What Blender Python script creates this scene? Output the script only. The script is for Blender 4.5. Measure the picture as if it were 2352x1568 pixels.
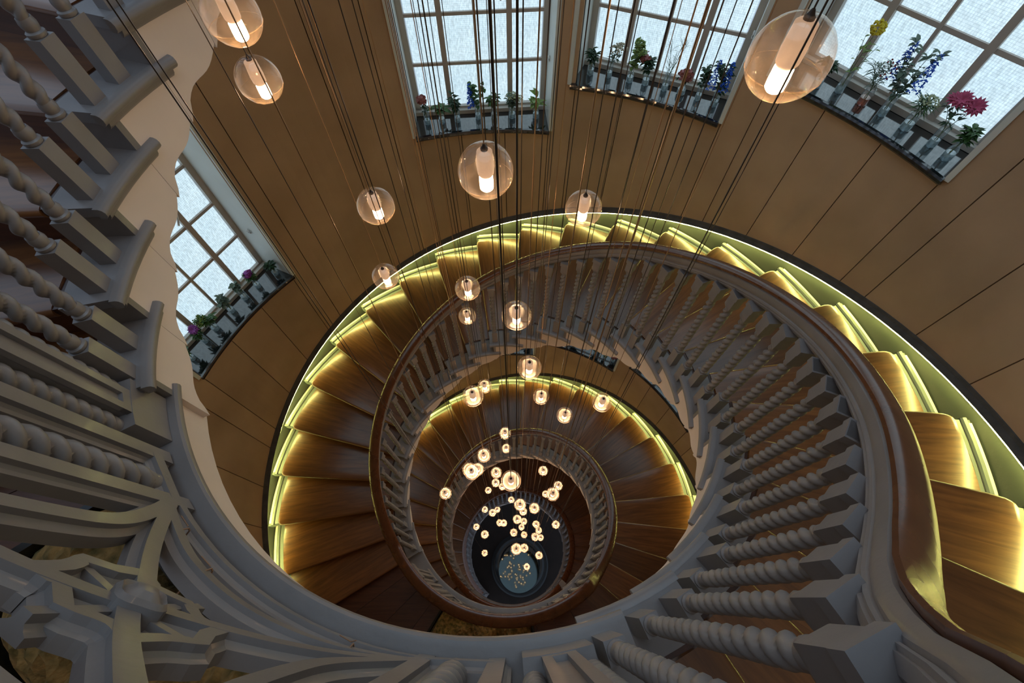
import bpy, math, random
import numpy as np
from mathutils import Matrix, Vector
random.seed(7)
sc = bpy.context.scene
for o in list(bpy.data.objects): bpy.data.objects.remove(o)
R_ = math.radians
H0, RIS, DT, U0 = 2.1943, 0.165, 11.274, -15.51
Z0 = H0 + 73 * RIS                       # camera height above the ground floor
RO, RI = 2.4975, 1.119                   # outer and inner ends of the treads
# ------------------------------------------------------------------ camera
cd = bpy.data.cameras.new('camera'); cam = bpy.data.objects.new('camera', cd)
sc.collection.objects.link(cam); sc.camera = cam
cd.sensor_width = 36; cd.lens = 1033.35 / 2352 * 36; cd.clip_start = 0.02
pit, rol = 0.51999, -0.01648
fw = Vector((0, math.sin(pit), -math.cos(pit))); up = Vector((0, math.cos(pit), math.sin(pit))); rt = Vector((1, 0, 0))
r2 = math.cos(rol) * rt + math.sin(rol) * up; u2 = -math.sin(rol) * rt + math.cos(rol) * up
m = Matrix((r2, u2, -fw)).transposed().to_4x4(); m.translation = Vector((0.0756, -1.0421, Z0)); cam.matrix_world = m
# ------------------------------------------------------------------ light and exposure
w = bpy.data.worlds.new('world'); sc.world = w; w.use_nodes = True
w.node_tree.nodes['Background'].inputs[0].default_value = (0.62, 0.78, 1, 1)
w.node_tree.nodes['Background'].inputs[1].default_value = 0.6
sc.view_settings.view_transform = 'Standard'; sc.view_settings.look = 'None'
sc.view_settings.exposure = 0.0; sc.view_settings.gamma = 1; sc.view_settings.use_curve_mapping = False
def area(name, loc, size, power, col, rot=(0, 0, 0)):
    l = bpy.data.lights.new(name, 'AREA'); l.shape = 'DISK'; l.size = size; l.energy = power; l.color = col
    o = bpy.data.objects.new(name, l); sc.collection.objects.link(o); o.location = loc; o.rotation_euler = rot; return o
area('skylight', (0, 0, Z0 + 3.25), 3.4, 56, (0.58, 0.80, 1.0))
WIN_E, LED_E, BULB_E = 1.2, 98.0, 50.0
# ------------------------------------------------------------------ materials
def mat(name): 
    m = bpy.data.materials.new(name); m.use_nodes = True
    return m, m.node_tree.nodes, m.node_tree.links, m.node_tree.nodes['Principled BSDF']
def paint(name, c, rough=0.5, var=0.12, scale=6, bump=0.0, c2=None, coat=0.0, metal=0.0, bscale=90):
    m, n, l, b = mat(name)
    tc = n.new('ShaderNodeTexCoord'); no = n.new('ShaderNodeTexNoise'); no.inputs['Scale'].default_value = scale; no.inputs['Detail'].default_value = 5
    l.new(tc.outputs['Object'], no.inputs['Vector'])
    mx = n.new('ShaderNodeMix'); mx.data_type = 'RGBA'
    c2 = c2 or tuple(v * (1 - var * 2) for v in c)
    mx.inputs[6].default_value = (*c, 1); mx.inputs[7].default_value = (*c2, 1)
    rp = n.new('ShaderNodeMapRange'); rp.inputs[1].default_value = 0.35; rp.inputs[2].default_value = 0.7
    l.new(no.outputs['Fac'], rp.inputs[0]); l.new(rp.outputs[0], mx.inputs[0]); l.new(mx.outputs[2], b.inputs['Base Color'])
    b.inputs['Roughness'].default_value = rough; b.inputs['Coat Weight'].default_value = coat; b.inputs['Coat Roughness'].default_value = 0.12
    b.inputs['Metallic'].default_value = metal
    if bump:
        n2 = n.new('ShaderNodeTexNoise'); n2.inputs['Scale'].default_value = bscale; n2.inputs['Detail'].default_value = 4
        l.new(tc.outputs['Object'], n2.inputs['Vector'])
        bp = n.new('ShaderNodeBump'); bp.inputs['Strength'].default_value = bump; bp.inputs['Distance'].default_value = 0.004
        l.new(n2.outputs['Fac'], bp.inputs['Height']); l.new(bp.outputs[0], b.inputs['Normal'])
    return m
def wood(name, c1, c2, rough=0.3, coat=0.4, stretch=(1.2, 14, 14), rnd=0.35):
    m, n, l, b = mat(name)
    tc = n.new('ShaderNodeTexCoord'); mp = n.new('ShaderNodeMapping'); mp.inputs['Scale'].default_value = stretch
    oi = n.new('ShaderNodeObjectInfo'); ad = n.new('ShaderNodeVectorMath'); ad.operation = 'ADD'
    ml = n.new('ShaderNodeMath'); ml.operation = 'MULTIPLY'; ml.inputs[1].default_value = 37
    l.new(oi.outputs['Random'], ml.inputs[0]); l.new(tc.outputs['Object'], ad.inputs[0]); l.new(ml.outputs[0], ad.inputs[1])
    l.new(ad.outputs[0], mp.inputs['Vector'])
    no = n.new('ShaderNodeTexNoise'); no.inputs['Scale'].default_value = 2.2; no.inputs['Detail'].default_value = 8; no.inputs['Roughness'].default_value = 0.6; no.inputs['Distortion'].default_value = 0.6
    l.new(mp.outputs[0], no.inputs['Vector'])
    rp = n.new('ShaderNodeValToRGB'); rp.color_ramp.elements[0].position = 0.33; rp.color_ramp.elements[0].color = (*c2, 1)
    rp.color_ramp.elements[1].position = 0.68; rp.color_ramp.elements[1].color = (*c1, 1)
    l.new(no.outputs['Fac'], rp.inputs[0])
    hs = n.new('ShaderNodeHueSaturation'); mr = n.new('ShaderNodeMapRange'); mr.inputs[3].default_value = 1 - rnd; mr.inputs[4].default_value = 1 + rnd
    l.new(oi.outputs['Random'], mr.inputs[0]); l.new(mr.outputs[0], hs.inputs['Value']); l.new(rp.outputs[0], hs.inputs['Color'])
    l.new(hs.outputs[0], b.inputs['Base Color'])
    n3 = n.new('ShaderNodeTexNoise'); n3.inputs['Scale'].default_value = 9; l.new(tc.outputs['Object'], n3.inputs['Vector'])
    mr2 = n.new('ShaderNodeMapRange'); mr2.inputs[3].default_value = rough * 0.92; mr2.inputs[4].default_value = rough * 1.12
    l.new(n3.outputs['Fac'], mr2.inputs[0]); l.new(mr2.outputs[0], b.inputs['Roughness'])
    b.inputs['Coat Weight'].default_value = coat; b.inputs['Coat Roughness'].default_value = 0.20
    bp = n.new('ShaderNodeBump'); bp.inputs['Strength'].default_value = 0.12; bp.inputs['Distance'].default_value = 0.002
    l.new(no.outputs['Fac'], bp.inputs['Height']); l.new(bp.outputs[0], b.inputs['Normal'])
    return m
M = {}
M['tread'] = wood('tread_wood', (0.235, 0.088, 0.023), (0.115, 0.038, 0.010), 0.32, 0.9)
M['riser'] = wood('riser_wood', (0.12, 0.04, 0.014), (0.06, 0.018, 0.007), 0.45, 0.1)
M['board'] = wood('landing_wood', (0.14, 0.045, 0.016), (0.075, 0.023, 0.008), 0.4, 0.15, rnd=0.2)
M['dark'] = wood('dark_wood', (0.07, 0.022, 0.012), (0.03, 0.01, 0.006), 0.4, 0.3)
M['rail'] = wood('mahogany', (0.155, 0.052, 0.018), (0.10, 0.03, 0.010), 0.27, 0.30, (7, 7, 7), 0.05)
M['grey'] = paint('grey_paint', (0.265, 0.248, 0.25), 0.42, 0.10, 5, 0.12, coat=0.15, bscale=60)
M['cream'] = paint('white_plaster', (0.86, 0.74, 0.67), 0.6, 0.05, 3)
M['kerb'] = paint('kerb_paint', (0.16, 0.185, 0.17), 0.5, 0.04, 3)
M['dado'] = paint('dado_paint', (0.072, 0.085, 0.075), 0.6, 0.10, 2, 0.15)
M['cap'] = paint('cap_paint', (0.095, 0.08, 0.07), 0.75, 0.2, 12, 0.5)
M['white'] = paint('window_white', (0.74, 0.77, 0.75), 0.5, 0.04, 4)
M['bar'] = paint('glazing_bar_paint', (0.50, 0.43, 0.38), 0.5, 0.05, 8)
M['frame'] = paint('window_frame_paint', (0.52, 0.48, 0.43), 0.5, 0.05, 8)
M['backing'] = paint('wall_backing', (0.05, 0.035, 0.02), 0.9)
M['floor'] = paint('floor_dark', (0.022, 0.012, 0.008), 0.85, 0.2, 3)
M['ceil'] = paint('ceiling_white', (0.6, 0.58, 0.55), 0.8)
M['sill'] = paint('black_sill', (0.012, 0.014, 0.018), 0.12, 0.2, 10, coat=1.0)
M['sill'].node_tree.nodes['Principled BSDF'].inputs['Coat IOR'].default_value = 1.75
M['sill'].node_tree.nodes['Principled BSDF'].inputs['Coat Roughness'].default_value = 0.05
M['mirror'] = paint('dark_mirror', (0.030, 0.036, 0.036), 0.03, 0.05, 3, metal=1.0)
M['plinth'] = paint('plinth_black', (0.012, 0.013, 0.014), 0.3)
M['metal'] = paint('white_metal', (0.7, 0.7, 0.7), 0.3, 0.02)
M['copper'] = paint('cable_black', (0.045, 0.028, 0.02), 0.35, 0.1, metal=0.2)
M['steel'] = paint('cable_copper', (0.42, 0.25, 0.13), 0.4, 0.1, metal=0.6)
M['moss'] = paint('moss', (0.46, 0.27, 0.09), 0.9, 0.3, 30, 1.0, c2=(0.09, 0.075, 0.02))
M['black'] = paint('black_sheet', (0.01, 0.012, 0.012), 0.15)
M['stem'] = paint('stem_green', (0.10, 0.17, 0.05), 0.5)
M['leaf'] = paint('leaf_green', (0.075, 0.19, 0.045), 0.5, 0.3, 30)
M['leafdark'] = paint('leaf_dark', (0.03, 0.085, 0.03), 0.5, 0.3, 30)
M['leaflime'] = paint('leaf_lime', (0.28, 0.42, 0.10), 0.5, 0.3, 30)
M['leafgrey'] = paint('leaf_grey', (0.16, 0.24, 0.17), 0.5, 0.3, 30)
M['string'] = paint('raffia', (0.45, 0.27, 0.17), 0.8)
for nm, c in dict(blue=(0.03, 0.17, 0.85), yellow=(0.75, 0.62, 0.02), pink=(0.62, 0.10, 0.22), rose=(0.45, 0.17, 0.17), purple=(0.42, 0.10, 0.50), umbel=(0.55, 0.62, 0.40), cream2=(0.62, 0.56, 0.42), berry=(0.30, 0.02, 0.02)).items():
    M[nm] = paint('petal_' + nm, c, 0.6, 0.15, 40)
def plaster():
    m, n, l, b = mat('brown_plaster')
    tc = n.new('ShaderNodeTexCoord'); n1 = n.new('ShaderNodeTexNoise'); n1.inputs['Scale'].default_value = 1.7; n1.inputs['Detail'].default_value = 6
    n2 = n.new('ShaderNodeTexNoise'); n2.inputs['Scale'].default_value = 120; n2.inputs['Detail'].default_value = 3
    l.new(tc.outputs['Object'], n1.inputs['Vector']); l.new(tc.outputs['Object'], n2.inputs['Vector'])
    rp = n.new('ShaderNodeValToRGB'); e = rp.color_ramp.elements; e[0].position = 0.3; e[0].color = (0.42, 0.272, 0.165, 1); e[1].position = 0.72; e[1].color = (0.56, 0.375, 0.24, 1)
    l.new(n1.outputs['Fac'], rp.inputs[0])
    oi = n.new('ShaderNodeObjectInfo'); hs = n.new('ShaderNodeHueSaturation'); mr = n.new('ShaderNodeMapRange'); mr.inputs[3].default_value = 0.92; mr.inputs[4].default_value = 1.08
    l.new(oi.outputs['Random'], mr.inputs[0]); l.new(mr.outputs[0], hs.inputs['Value']); l.new(rp.outputs[0], hs.inputs['Color']); l.new(hs.outputs[0], b.inputs['Base Color'])
    b.inputs['Roughness'].default_value = 0.75
    bp = n.new('ShaderNodeBump'); bp.inputs['Strength'].default_value = 0.25; bp.inputs['Distance'].default_value = 0.002
    l.new(n2.outputs['Fac'], bp.inputs['Height']); l.new(bp.outputs[0], b.inputs['Normal'])
    return m
M['plaster'] = plaster()
def emit(name, c, s):
    m = bpy.data.materials.new(name); m.use_nodes = True; n = m.node_tree.nodes; l = m.node_tree.links; n.clear()
    o = n.new('ShaderNodeOutputMaterial'); e = n.new('ShaderNodeEmission'); e.inputs[0].default_value = (*c, 1); e.inputs[1].default_value = s
    l.new(e.outputs[0], o.inputs[0]); return m
M['led'] = emit('led_light', (1.0, 0.94, 0.25), LED_E)
M['bulb'] = emit('bulb_light', (1.0, 0.66, 0.38), BULB_E)
def pane_mat():                                     # lit, wired and rippled frosted glass
    m, n, l, b = mat('frosted_pane')
    tc = n.new('ShaderNodeTexCoord'); no = n.new('ShaderNodeTexNoise'); no.inputs['Scale'].default_value = 75; no.inputs['Detail'].default_value = 3
    mp = n.new('ShaderNodeMapping'); mp.inputs['Scale'].default_value = (1, 1, 0.5); l.new(tc.outputs['Object'], mp.inputs[0]); l.new(mp.outputs[0], no.inputs['Vector'])
    n2 = n.new('ShaderNodeTexNoise'); n2.inputs['Scale'].default_value = 2.0; l.new(tc.outputs['Object'], n2.inputs['Vector'])
    br = n.new('ShaderNodeTexBrick'); br.offset = 0; br.inputs['Scale'].default_value = 1; br.inputs['Brick Width'].default_value = 0.014; br.inputs['Row Height'].default_value = 0.014
    br.inputs['Mortar Size'].default_value = 0.0012; br.inputs['Color1'].default_value = (1, 1, 1, 1); br.inputs['Color2'].default_value = (1, 1, 1, 1); br.inputs['Mortar'].default_value = (0.72, 0.74, 0.78, 1)
    sp = n.new('ShaderNodeSeparateXYZ'); cb = n.new('ShaderNodeCombineXYZ'); l.new(tc.outputs['Object'], sp.inputs[0]); l.new(sp.outputs['Y'], cb.inputs[0]); l.new(sp.outputs['Z'], cb.inputs[1]); l.new(cb.outputs[0], br.inputs['Vector'])
    r1 = n.new('ShaderNodeMapRange'); r1.inputs[1].default_value = 0.3; r1.inputs[2].default_value = 0.7; r1.inputs[3].default_value = 0.72; r1.inputs[4].default_value = 1.08; l.new(no.outputs['Fac'], r1.inputs[0])
    mx = n.new('ShaderNodeMix'); mx.data_type = 'RGBA'; mx.inputs[6].default_value = (0.50, 0.70, 0.82, 1); mx.inputs[7].default_value = (0.66, 0.82, 0.88, 1); l.new(n2.outputs['Fac'], mx.inputs[0])
    v = n.new('ShaderNodeVectorMath'); v.operation = 'MULTIPLY'; l.new(mx.outputs[2], v.inputs[0]); l.new(br.outputs['Color'], v.inputs[1])
    v2 = n.new('ShaderNodeVectorMath'); v2.operation = 'SCALE'; l.new(v.outputs[0], v2.inputs[0]); l.new(r1.outputs[0], v2.inputs['Scale'])
    l.new(v2.outputs[0], b.inputs['Emission Color']); b.inputs['Emission Strength'].default_value = WIN_E
    b.inputs['Base Color'].default_value = (0.3, 0.36, 0.4, 1); b.inputs['Roughness'].default_value = 0.35
    return m
M['pane'] = pane_mat()
def clear(name, tint, rim, rough=0.02, blend=0.35, body=0.0, bodyc=(1, 1, 1), cmin=0.05):
    m = bpy.data.materials.new(name); m.use_nodes = True; n = m.node_tree.nodes; l = m.node_tree.links; n.clear()
    o = n.new('ShaderNodeOutputMaterial'); t = n.new('ShaderNodeBsdfTransparent'); t.inputs[0].default_value = (*tint, 1)
    g = n.new('ShaderNodeBsdfGlossy'); g.inputs['Roughness'].default_value = rough; g.inputs[0].default_value = (*rim, 1)
    lw = n.new('ShaderNodeLayerWeight'); lw.inputs[0].default_value = blend; mx = n.new('ShaderNodeMixShader')
    cl = n.new('ShaderNodeMapRange'); cl.inputs[3].default_value = cmin; cl.inputs[4].default_value = 0.85
    pw = n.new('ShaderNodeMath'); pw.operation = 'POWER'; pw.inputs[1].default_value = 2.2 if cmin < 0.05 else 1.0; l.new(lw.outputs['Facing'], pw.inputs[0]); l.new(pw.outputs[0], cl.inputs[0]); l.new(cl.outputs[0], mx.inputs[0]); last = t.outputs[0]
    if body:
        d = n.new('ShaderNodeBsdfTranslucent'); d.inputs[0].default_value = (*bodyc, 1); mm = n.new('ShaderNodeMixShader'); 
        no = n.new('ShaderNodeTexNoise'); no.inputs['Scale'].default_value = 40; tc = n.new('ShaderNodeTexCoord'); l.new(tc.outputs['Object'], no.inputs['Vector'])
        mr = n.new('ShaderNodeMapRange'); mr.inputs[1].default_value = 0.35; mr.inputs[2].default_value = 0.75; mr.inputs[3].default_value = body * 0.6; mr.inputs[4].default_value = body * 1.7; l.new(no.outputs['Fac'], mr.inputs[0])
        l.new(mr.outputs[0], mm.inputs[0]); l.new(last, mm.inputs[1]); l.new(d.outputs[0], mm.inputs[2]); last = mm.outputs[0]
    l.new(last, mx.inputs[1]); l.new(g.outputs[0], mx.inputs[2]); l.new(mx.outputs[0], o.inputs[0]); return m
M['globe'] = clear('globe_glass', (0.97, 0.95, 0.93), (1, 0.95, 0.9), 0.10, 0.30, 0.075, (1, 0.80, 0.66), 0.035)
M['globelow'] = clear('globe_lower_glass', (0.97, 0.93, 0.88), (1, 0.92, 0.82), 0.14, 0.34, 0.10, (1, 0.70, 0.44), 0.02)
M['vase'] = clear('vase_glass', (0.93, 0.97, 0.99), (0.9, 0.97, 1), 0.03, 0.45, 0.05, (0.9, 0.95, 1))
M['water'] = clear('water', (0.75, 0.85, 0.9), (1, 1, 1), 0.02, 0.3, 0.6, (0.95, 1, 1))
M['waterpink'] = clear('pink_water', (0.9, 0.5, 0.4), (1, 0.8, 0.7), 0.02, 0.3, 0.35, (1, 0.55, 0.4))
def milk():
    m, n, l, b = mat('milk_glass'); b.inputs['Base Color'].default_value = (0.30, 0.19, 0.13, 1); b.inputs['Roughness'].default_value = 0.35
    b.inputs['Emission Color'].default_value = (1, 0.62, 0.38, 1); b.inputs['Emission Strength'].default_value = 0.42; return m
M['milk'] = milk()
# ------------------------------------------------------------------ helpers
C = sc.collection
def P(r, u, z, t=0.0):                               # cylinder coordinates about the stair axis; t = shift along the tangent in metres
    a = R_(u) + t / r
    return (r * math.cos(a), r * math.sin(a), z)
class MB:
    def __init__(s): s.v = []; s.f = []
    def quadgrid(s, rows, close_u=False, close_v=False, caps=False):
        b = len(s.v); nr = len(rows); nc = len(rows[0])
        for r in rows: s.v.extend(r)
        for i in range(nr if close_u else nr - 1):
            for j in range(nc if close_v else nc - 1):
                i2 = (i + 1) % nr; j2 = (j + 1) % nc
                s.f.append((b + i * nc + j, b + i * nc + j2, b + i2 * nc + j2, b + i2 * nc + j))
        if caps:
            s.f.append(tuple(b + j for j in range(nc))[::-1]); s.f.append(tuple(b + (nr - 1) * nc + j for j in range(nc)))
        return s
    def sector(s, r1, r2, ua, ub, z1, z2, n=6, t1=0.0, t2=0.0):   # z1/z2 floats or functions of u; solid ring sector
        rows = []
        for i in range(n + 1):
            k = i / n; u = ua + (ub - ua) * k; t = t1 + (t2 - t1) * k
            a = z1(u) if callable(z1) else z1; c = z2(u) if callable(z2) else z2
            rows.append([P(r1, u, a, t), P(r2, u, a, t), P(r2, u, c, t), P(r1, u, c, t)])
        return s.quadgrid(rows, close_v=True, caps=True)
    def box(s, c, d, rz=0.0):
        x, y, z = c; a, b2, h = d[0] / 2, d[1] / 2, d[2] / 2; b = len(s.v); co, si = math.cos(rz), math.sin(rz)
        for dz in (-h, h):
            for dx, dy in ((-a, -b2), (a, -b2), (a, b2), (-a, b2)): s.v.append((x + dx * co - dy * si, y + dx * si + dy * co, z + dz))
        s.f += [tuple(b + i for i in q) for q in ((3, 2, 1, 0), (4, 5, 6, 7), (0, 1, 5, 4), (1, 2, 6, 5), (2, 3, 7, 6), (3, 0, 4, 7))]; return s
    def lathe(s, prof, n=16, c=(0, 0)):
        return s.quadgrid([[(c[0] + r * math.cos(2 * math.pi * j / n), c[1] + r * math.sin(2 * math.pi * j / n), z) for j in range(n)] for r, z in prof], close_v=True, caps=True)
    def tube(s, pts, rad, n=6):
        pts = [Vector(p) for p in pts]; rows = []
        for i, p in enumerate(pts):
            d = (pts[min(i + 1, len(pts) - 1)] - pts[max(i - 1, 0)]).normalized(); a = d.orthogonal().normalized()
            if abs(d.z) < 0.999: a = d.cross(Vector((0, 0, 1))).normalized()
            b = d.cross(a); r = rad[i] if isinstance(rad, (list, tuple)) else rad
            rows.append([tuple(p + r * (math.cos(2 * math.pi * j / n) * a + math.sin(2 * math.pi * j / n) * b)) for j in range(n)])
        return s.quadgrid(rows, close_v=True, caps=True)
    def mesh(s, name, material, smooth=False, sharp=35):
        me = bpy.data.meshes.new(name); me.from_pydata(s.v, [], s.f)
        import bmesh
        bm = bmesh.new(); bm.from_mesh(me); bmesh.ops.recalc_face_normals(bm, faces=bm.faces); bm.to_mesh(me); bm.free()
        me.materials.append(M[material])
        if smooth:
            me.polygons.foreach_set('use_smooth', [True] * len(me.polygons)); me.set_sharp_from_angle(angle=R_(sharp))
        return me
def link(name, me, parent=None, loc=(0, 0, 0), rz=0.0):
    o = bpy.data.objects.new(name, me); C.objects.link(o); o.location = loc; o.rotation_euler = (0, 0, rz)
    if parent is not None: o.parent = parent
    return o
def part(name, mb, material, parent, smooth=False, sharp=35, world=True):
    o = link(name, mb.mesh(name, material, smooth, sharp), parent)
    if world and parent is not None and parent.get('basez') is not None: o.location = (-parent.location[0], -parent.location[1], -parent.location[2])
    return o
def thing(name, label, cat, loc=(0, 0, 0), group=None, kind=None):
    o = bpy.data.objects.new(name, None); C.objects.link(o); o.location = loc; o.empty_display_size = 0.1; o['basez'] = 1
    if label: o['label'] = label
    if cat: o['category'] = cat
    if group: o['group'] = group
    if kind: o['kind'] = kind
    return o
def tag(o, label, cat, group=None):
    o['label'] = label; o['category'] = cat
    if group: o['group'] = group
    return o
# ------------------------------------------------------------------ the line of the stair: unwrapped angle -> height of the nosing
zk = lambda k: Z0 - H0 - RIS * k
FR = {k: U0 + DT * k for k in range(-5, 21)}                       # fronts of the flight below the camera's landing
ZL = [zk(-5), zk(21), zk(47), 0.0]
UB = [FR[-5], 308.0, 672.0]                                        # front edges of the three landings
UA = [-155.5, FR[20], UB[1] + DT * 25]                             # where each landing begins, under the step above
UPR, UPD = 0.147, 11.35
def nose(u):
    if u < UA[0]: return ZL[0] + 0.137 + UPR * (UA[0] - u) / UPD
    if u < UB[0]: return ZL[0]
    if u < UA[1] + DT: return ZL[0] - RIS * (u - UB[0]) / DT
    if u < UB[1]: return ZL[1]
    if u < UA[2] + DT: return ZL[1] - RIS * (u - UB[1]) / DT
    if u < UB[2]: return ZL[2]
    return max(ZL[2] - RIS * (u - UB[2]) / DT, 0.0)
_ru, _rz = [], []
for i in range(3):
    if i == 0:
        for u in np.arange(-300, -164, 4.): _ru.append(u); _rz.append(nose(u) + 0.91)
        _ru += [-160, -154, -148]; _rz += [ZL[0] + 1.11, ZL[0] + 1.105, ZL[0] + 1.10]
    for d, z in ((-12, 1.10), (-7, 1.098), (-3, 1.09), (0, 1.07), (1.6, 1.035), (2.8, .969), (4.2, .904), (6.5, .829), (9, .76), (12, .694), (16, .625), (21, .552), (25, .496)):
        _ru.append(UB[i] + d); _rz.append(ZL[i] + z)
    e = UA[i + 1] - 4 if i < 2 else UB[2] + 280
    for u in np.arange(UB[i] + 29, e, 4.): _ru.append(u); _rz.append(nose(u) + float(np.interp(u - UB[i], (25, 37, 57, 86, 103, 116, 172, 220), (.86, .88, .90, .92, .93, .95, .955, .93))))
    if i < 2:
        _ru += [UA[i + 1] + 1, UA[i + 1] + 8, UA[i + 1] + 20]; _rz += [ZL[i + 1] + 1.095, ZL[i + 1] + 1.10, ZL[i + 1] + 1.10]
def railz(u): return float(np.interp(u, _ru, _rz))
def frange(a, b, s):
    n = max(1, int(math.ceil((b - a) / s))); return [a + (b - a) * i / n for i in range(n + 1)]
def sweep(mb, prof, us, zf): return mb.quadgrid([[P(r, u, zf(u) + dz) for r, dz in prof] for u in us], close_v=True, caps=True)
# ================================================================== SETTING
RW = 2.62
WINS = [(1, 153.4, -3.40), (2, 93.5, -2.55), (3, 64.0, -2.12), (4, 33.5, -1.71), (5, 33.2, -5.92), (6, 64.0, -6.32), (7, 93.5, -6.79), (8, 153.4, -7.60)]
WH = 2.32; HW = 12.85
bays = []
for i in range(12):
    c = 3.4 + 30 * i
    for a, b in ((-HW, -4.3), (-4.3, 4.3), (4.3, HW)): bays.append((c + a, c + b))
    bays.append((c + HW, c + 30 - HW))
wall = thing('wall_outer', None, None, (0, 0, 0), kind='structure')
wb = MB(); CEIL = Z0 + 3.3
def win_at(um, z1, z2):
    out = []
    for n, c, s in WINS:
        if abs((um - c + 180) % 360 - 180) < HW and z1(um) < Z0 + s + WH and z2(um) > Z0 + s: out.append((Z0 + s, Z0 + s + WH))
    return sorted(out)
def capz(u): return nose(u) + 0.085
for a, b in bays:
    um0 = ((a + b) / 2 + 180) % 360 - 180; sh = um0 - (a + b) / 2
    for lap in range(-1, 3):
        ua, ub = a + sh + 360 * lap, b + sh + 360 * lap; um = (ua + ub) / 2
        if um < UA[0] - 8: continue
        if um > 960: continue
        lo = capz
        if um - 360 < -245: hi = lambda u: CEIL
        else: hi = lambda u, : nose(u - 360) - 0.34
        segs = [(lo, hi)]
        for zs, ze in win_at(um, lo, hi):
            l0, h0 = segs.pop()
            f1 = (lambda z: (lambda u: z))(zs); f2 = (lambda z: (lambda u: z))(ze)
            if l0(um) < zs: segs.append((l0, f1))
            if h0(um) > ze: segs.append((f2, h0))
            if not segs: break
        for l0, h0 in segs:
            if h0(um) - l0(um) < 0.05: continue
            pm = MB(); pm.sector(RW, RW + 0.028, ua + 0.07, ub - 0.07, l0, h0, 4)
            o = part('wall_panel', pm, 'plaster', wall)
            wb.sector(RW + 0.03, RW + 0.08, ua, ub, (lambda u, f=l0: f(u) - 0.9) if l0 is capz else l0, (lambda u, f=h0: f(u) + (0.5 if h0(um) < CEIL - .1 and f is not None and not any(abs(h0(um) - (Z0 + q[2])) < 1e-6 for q in WINS) else 0)), 4)
wbo = part('wall_backing', wb, 'backing', wall)
link('floor', MB().lathe([(3.4, -0.1), (3.4, 0.0)], 64).mesh('floor', 'floor'))['kind'] = 'structure'
link('ceiling', MB().lathe([(3.0, 0.0), (3.0, 0.15)], 64).mesh('ceiling', 'ceil'), None, (0, 0, CEIL))['kind'] = 'structure'
# dado under the cap, dark cap moulding
spans = [(UA[0] - 8, UA[1] + 50), (UA[1] + 50, UA[2] + 45), (UA[2] + 45, 950)]
for i, (a, b) in enumerate(spans):
    us = frange(a, b, 2.5)
    md = MB(); sweep(md, [(2.622, 0.0), (2.622, -0.36), (2.65, -0.36), (2.65, 0.0)], us, lambda u: nose(u) + 0.07)
    o = link('baseboard_%d' % (i + 1), md.mesh('dado', 'dado', True)); o['kind'] = 'structure'
    mc = MB(); sweep(mc, [(2.583, 0.048), (2.578, 0.054), (2.588, 0.066), (2.606, 0.076), (2.612, 0.093), (2.622, 0.097), (2.632, 0.09), (2.622, 0.054), (2.600, 0.050), (2.599, 0.0365), (2.596, 0.0365), (2.595, 0.048)], us, nose)  # hidden lower lip added to the cap to shield the upper dado from LED
    o = link('trim_%d' % (i + 1), mc.mesh('cap', 'cap', True, 25)); o['kind'] = 'structure'
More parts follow.
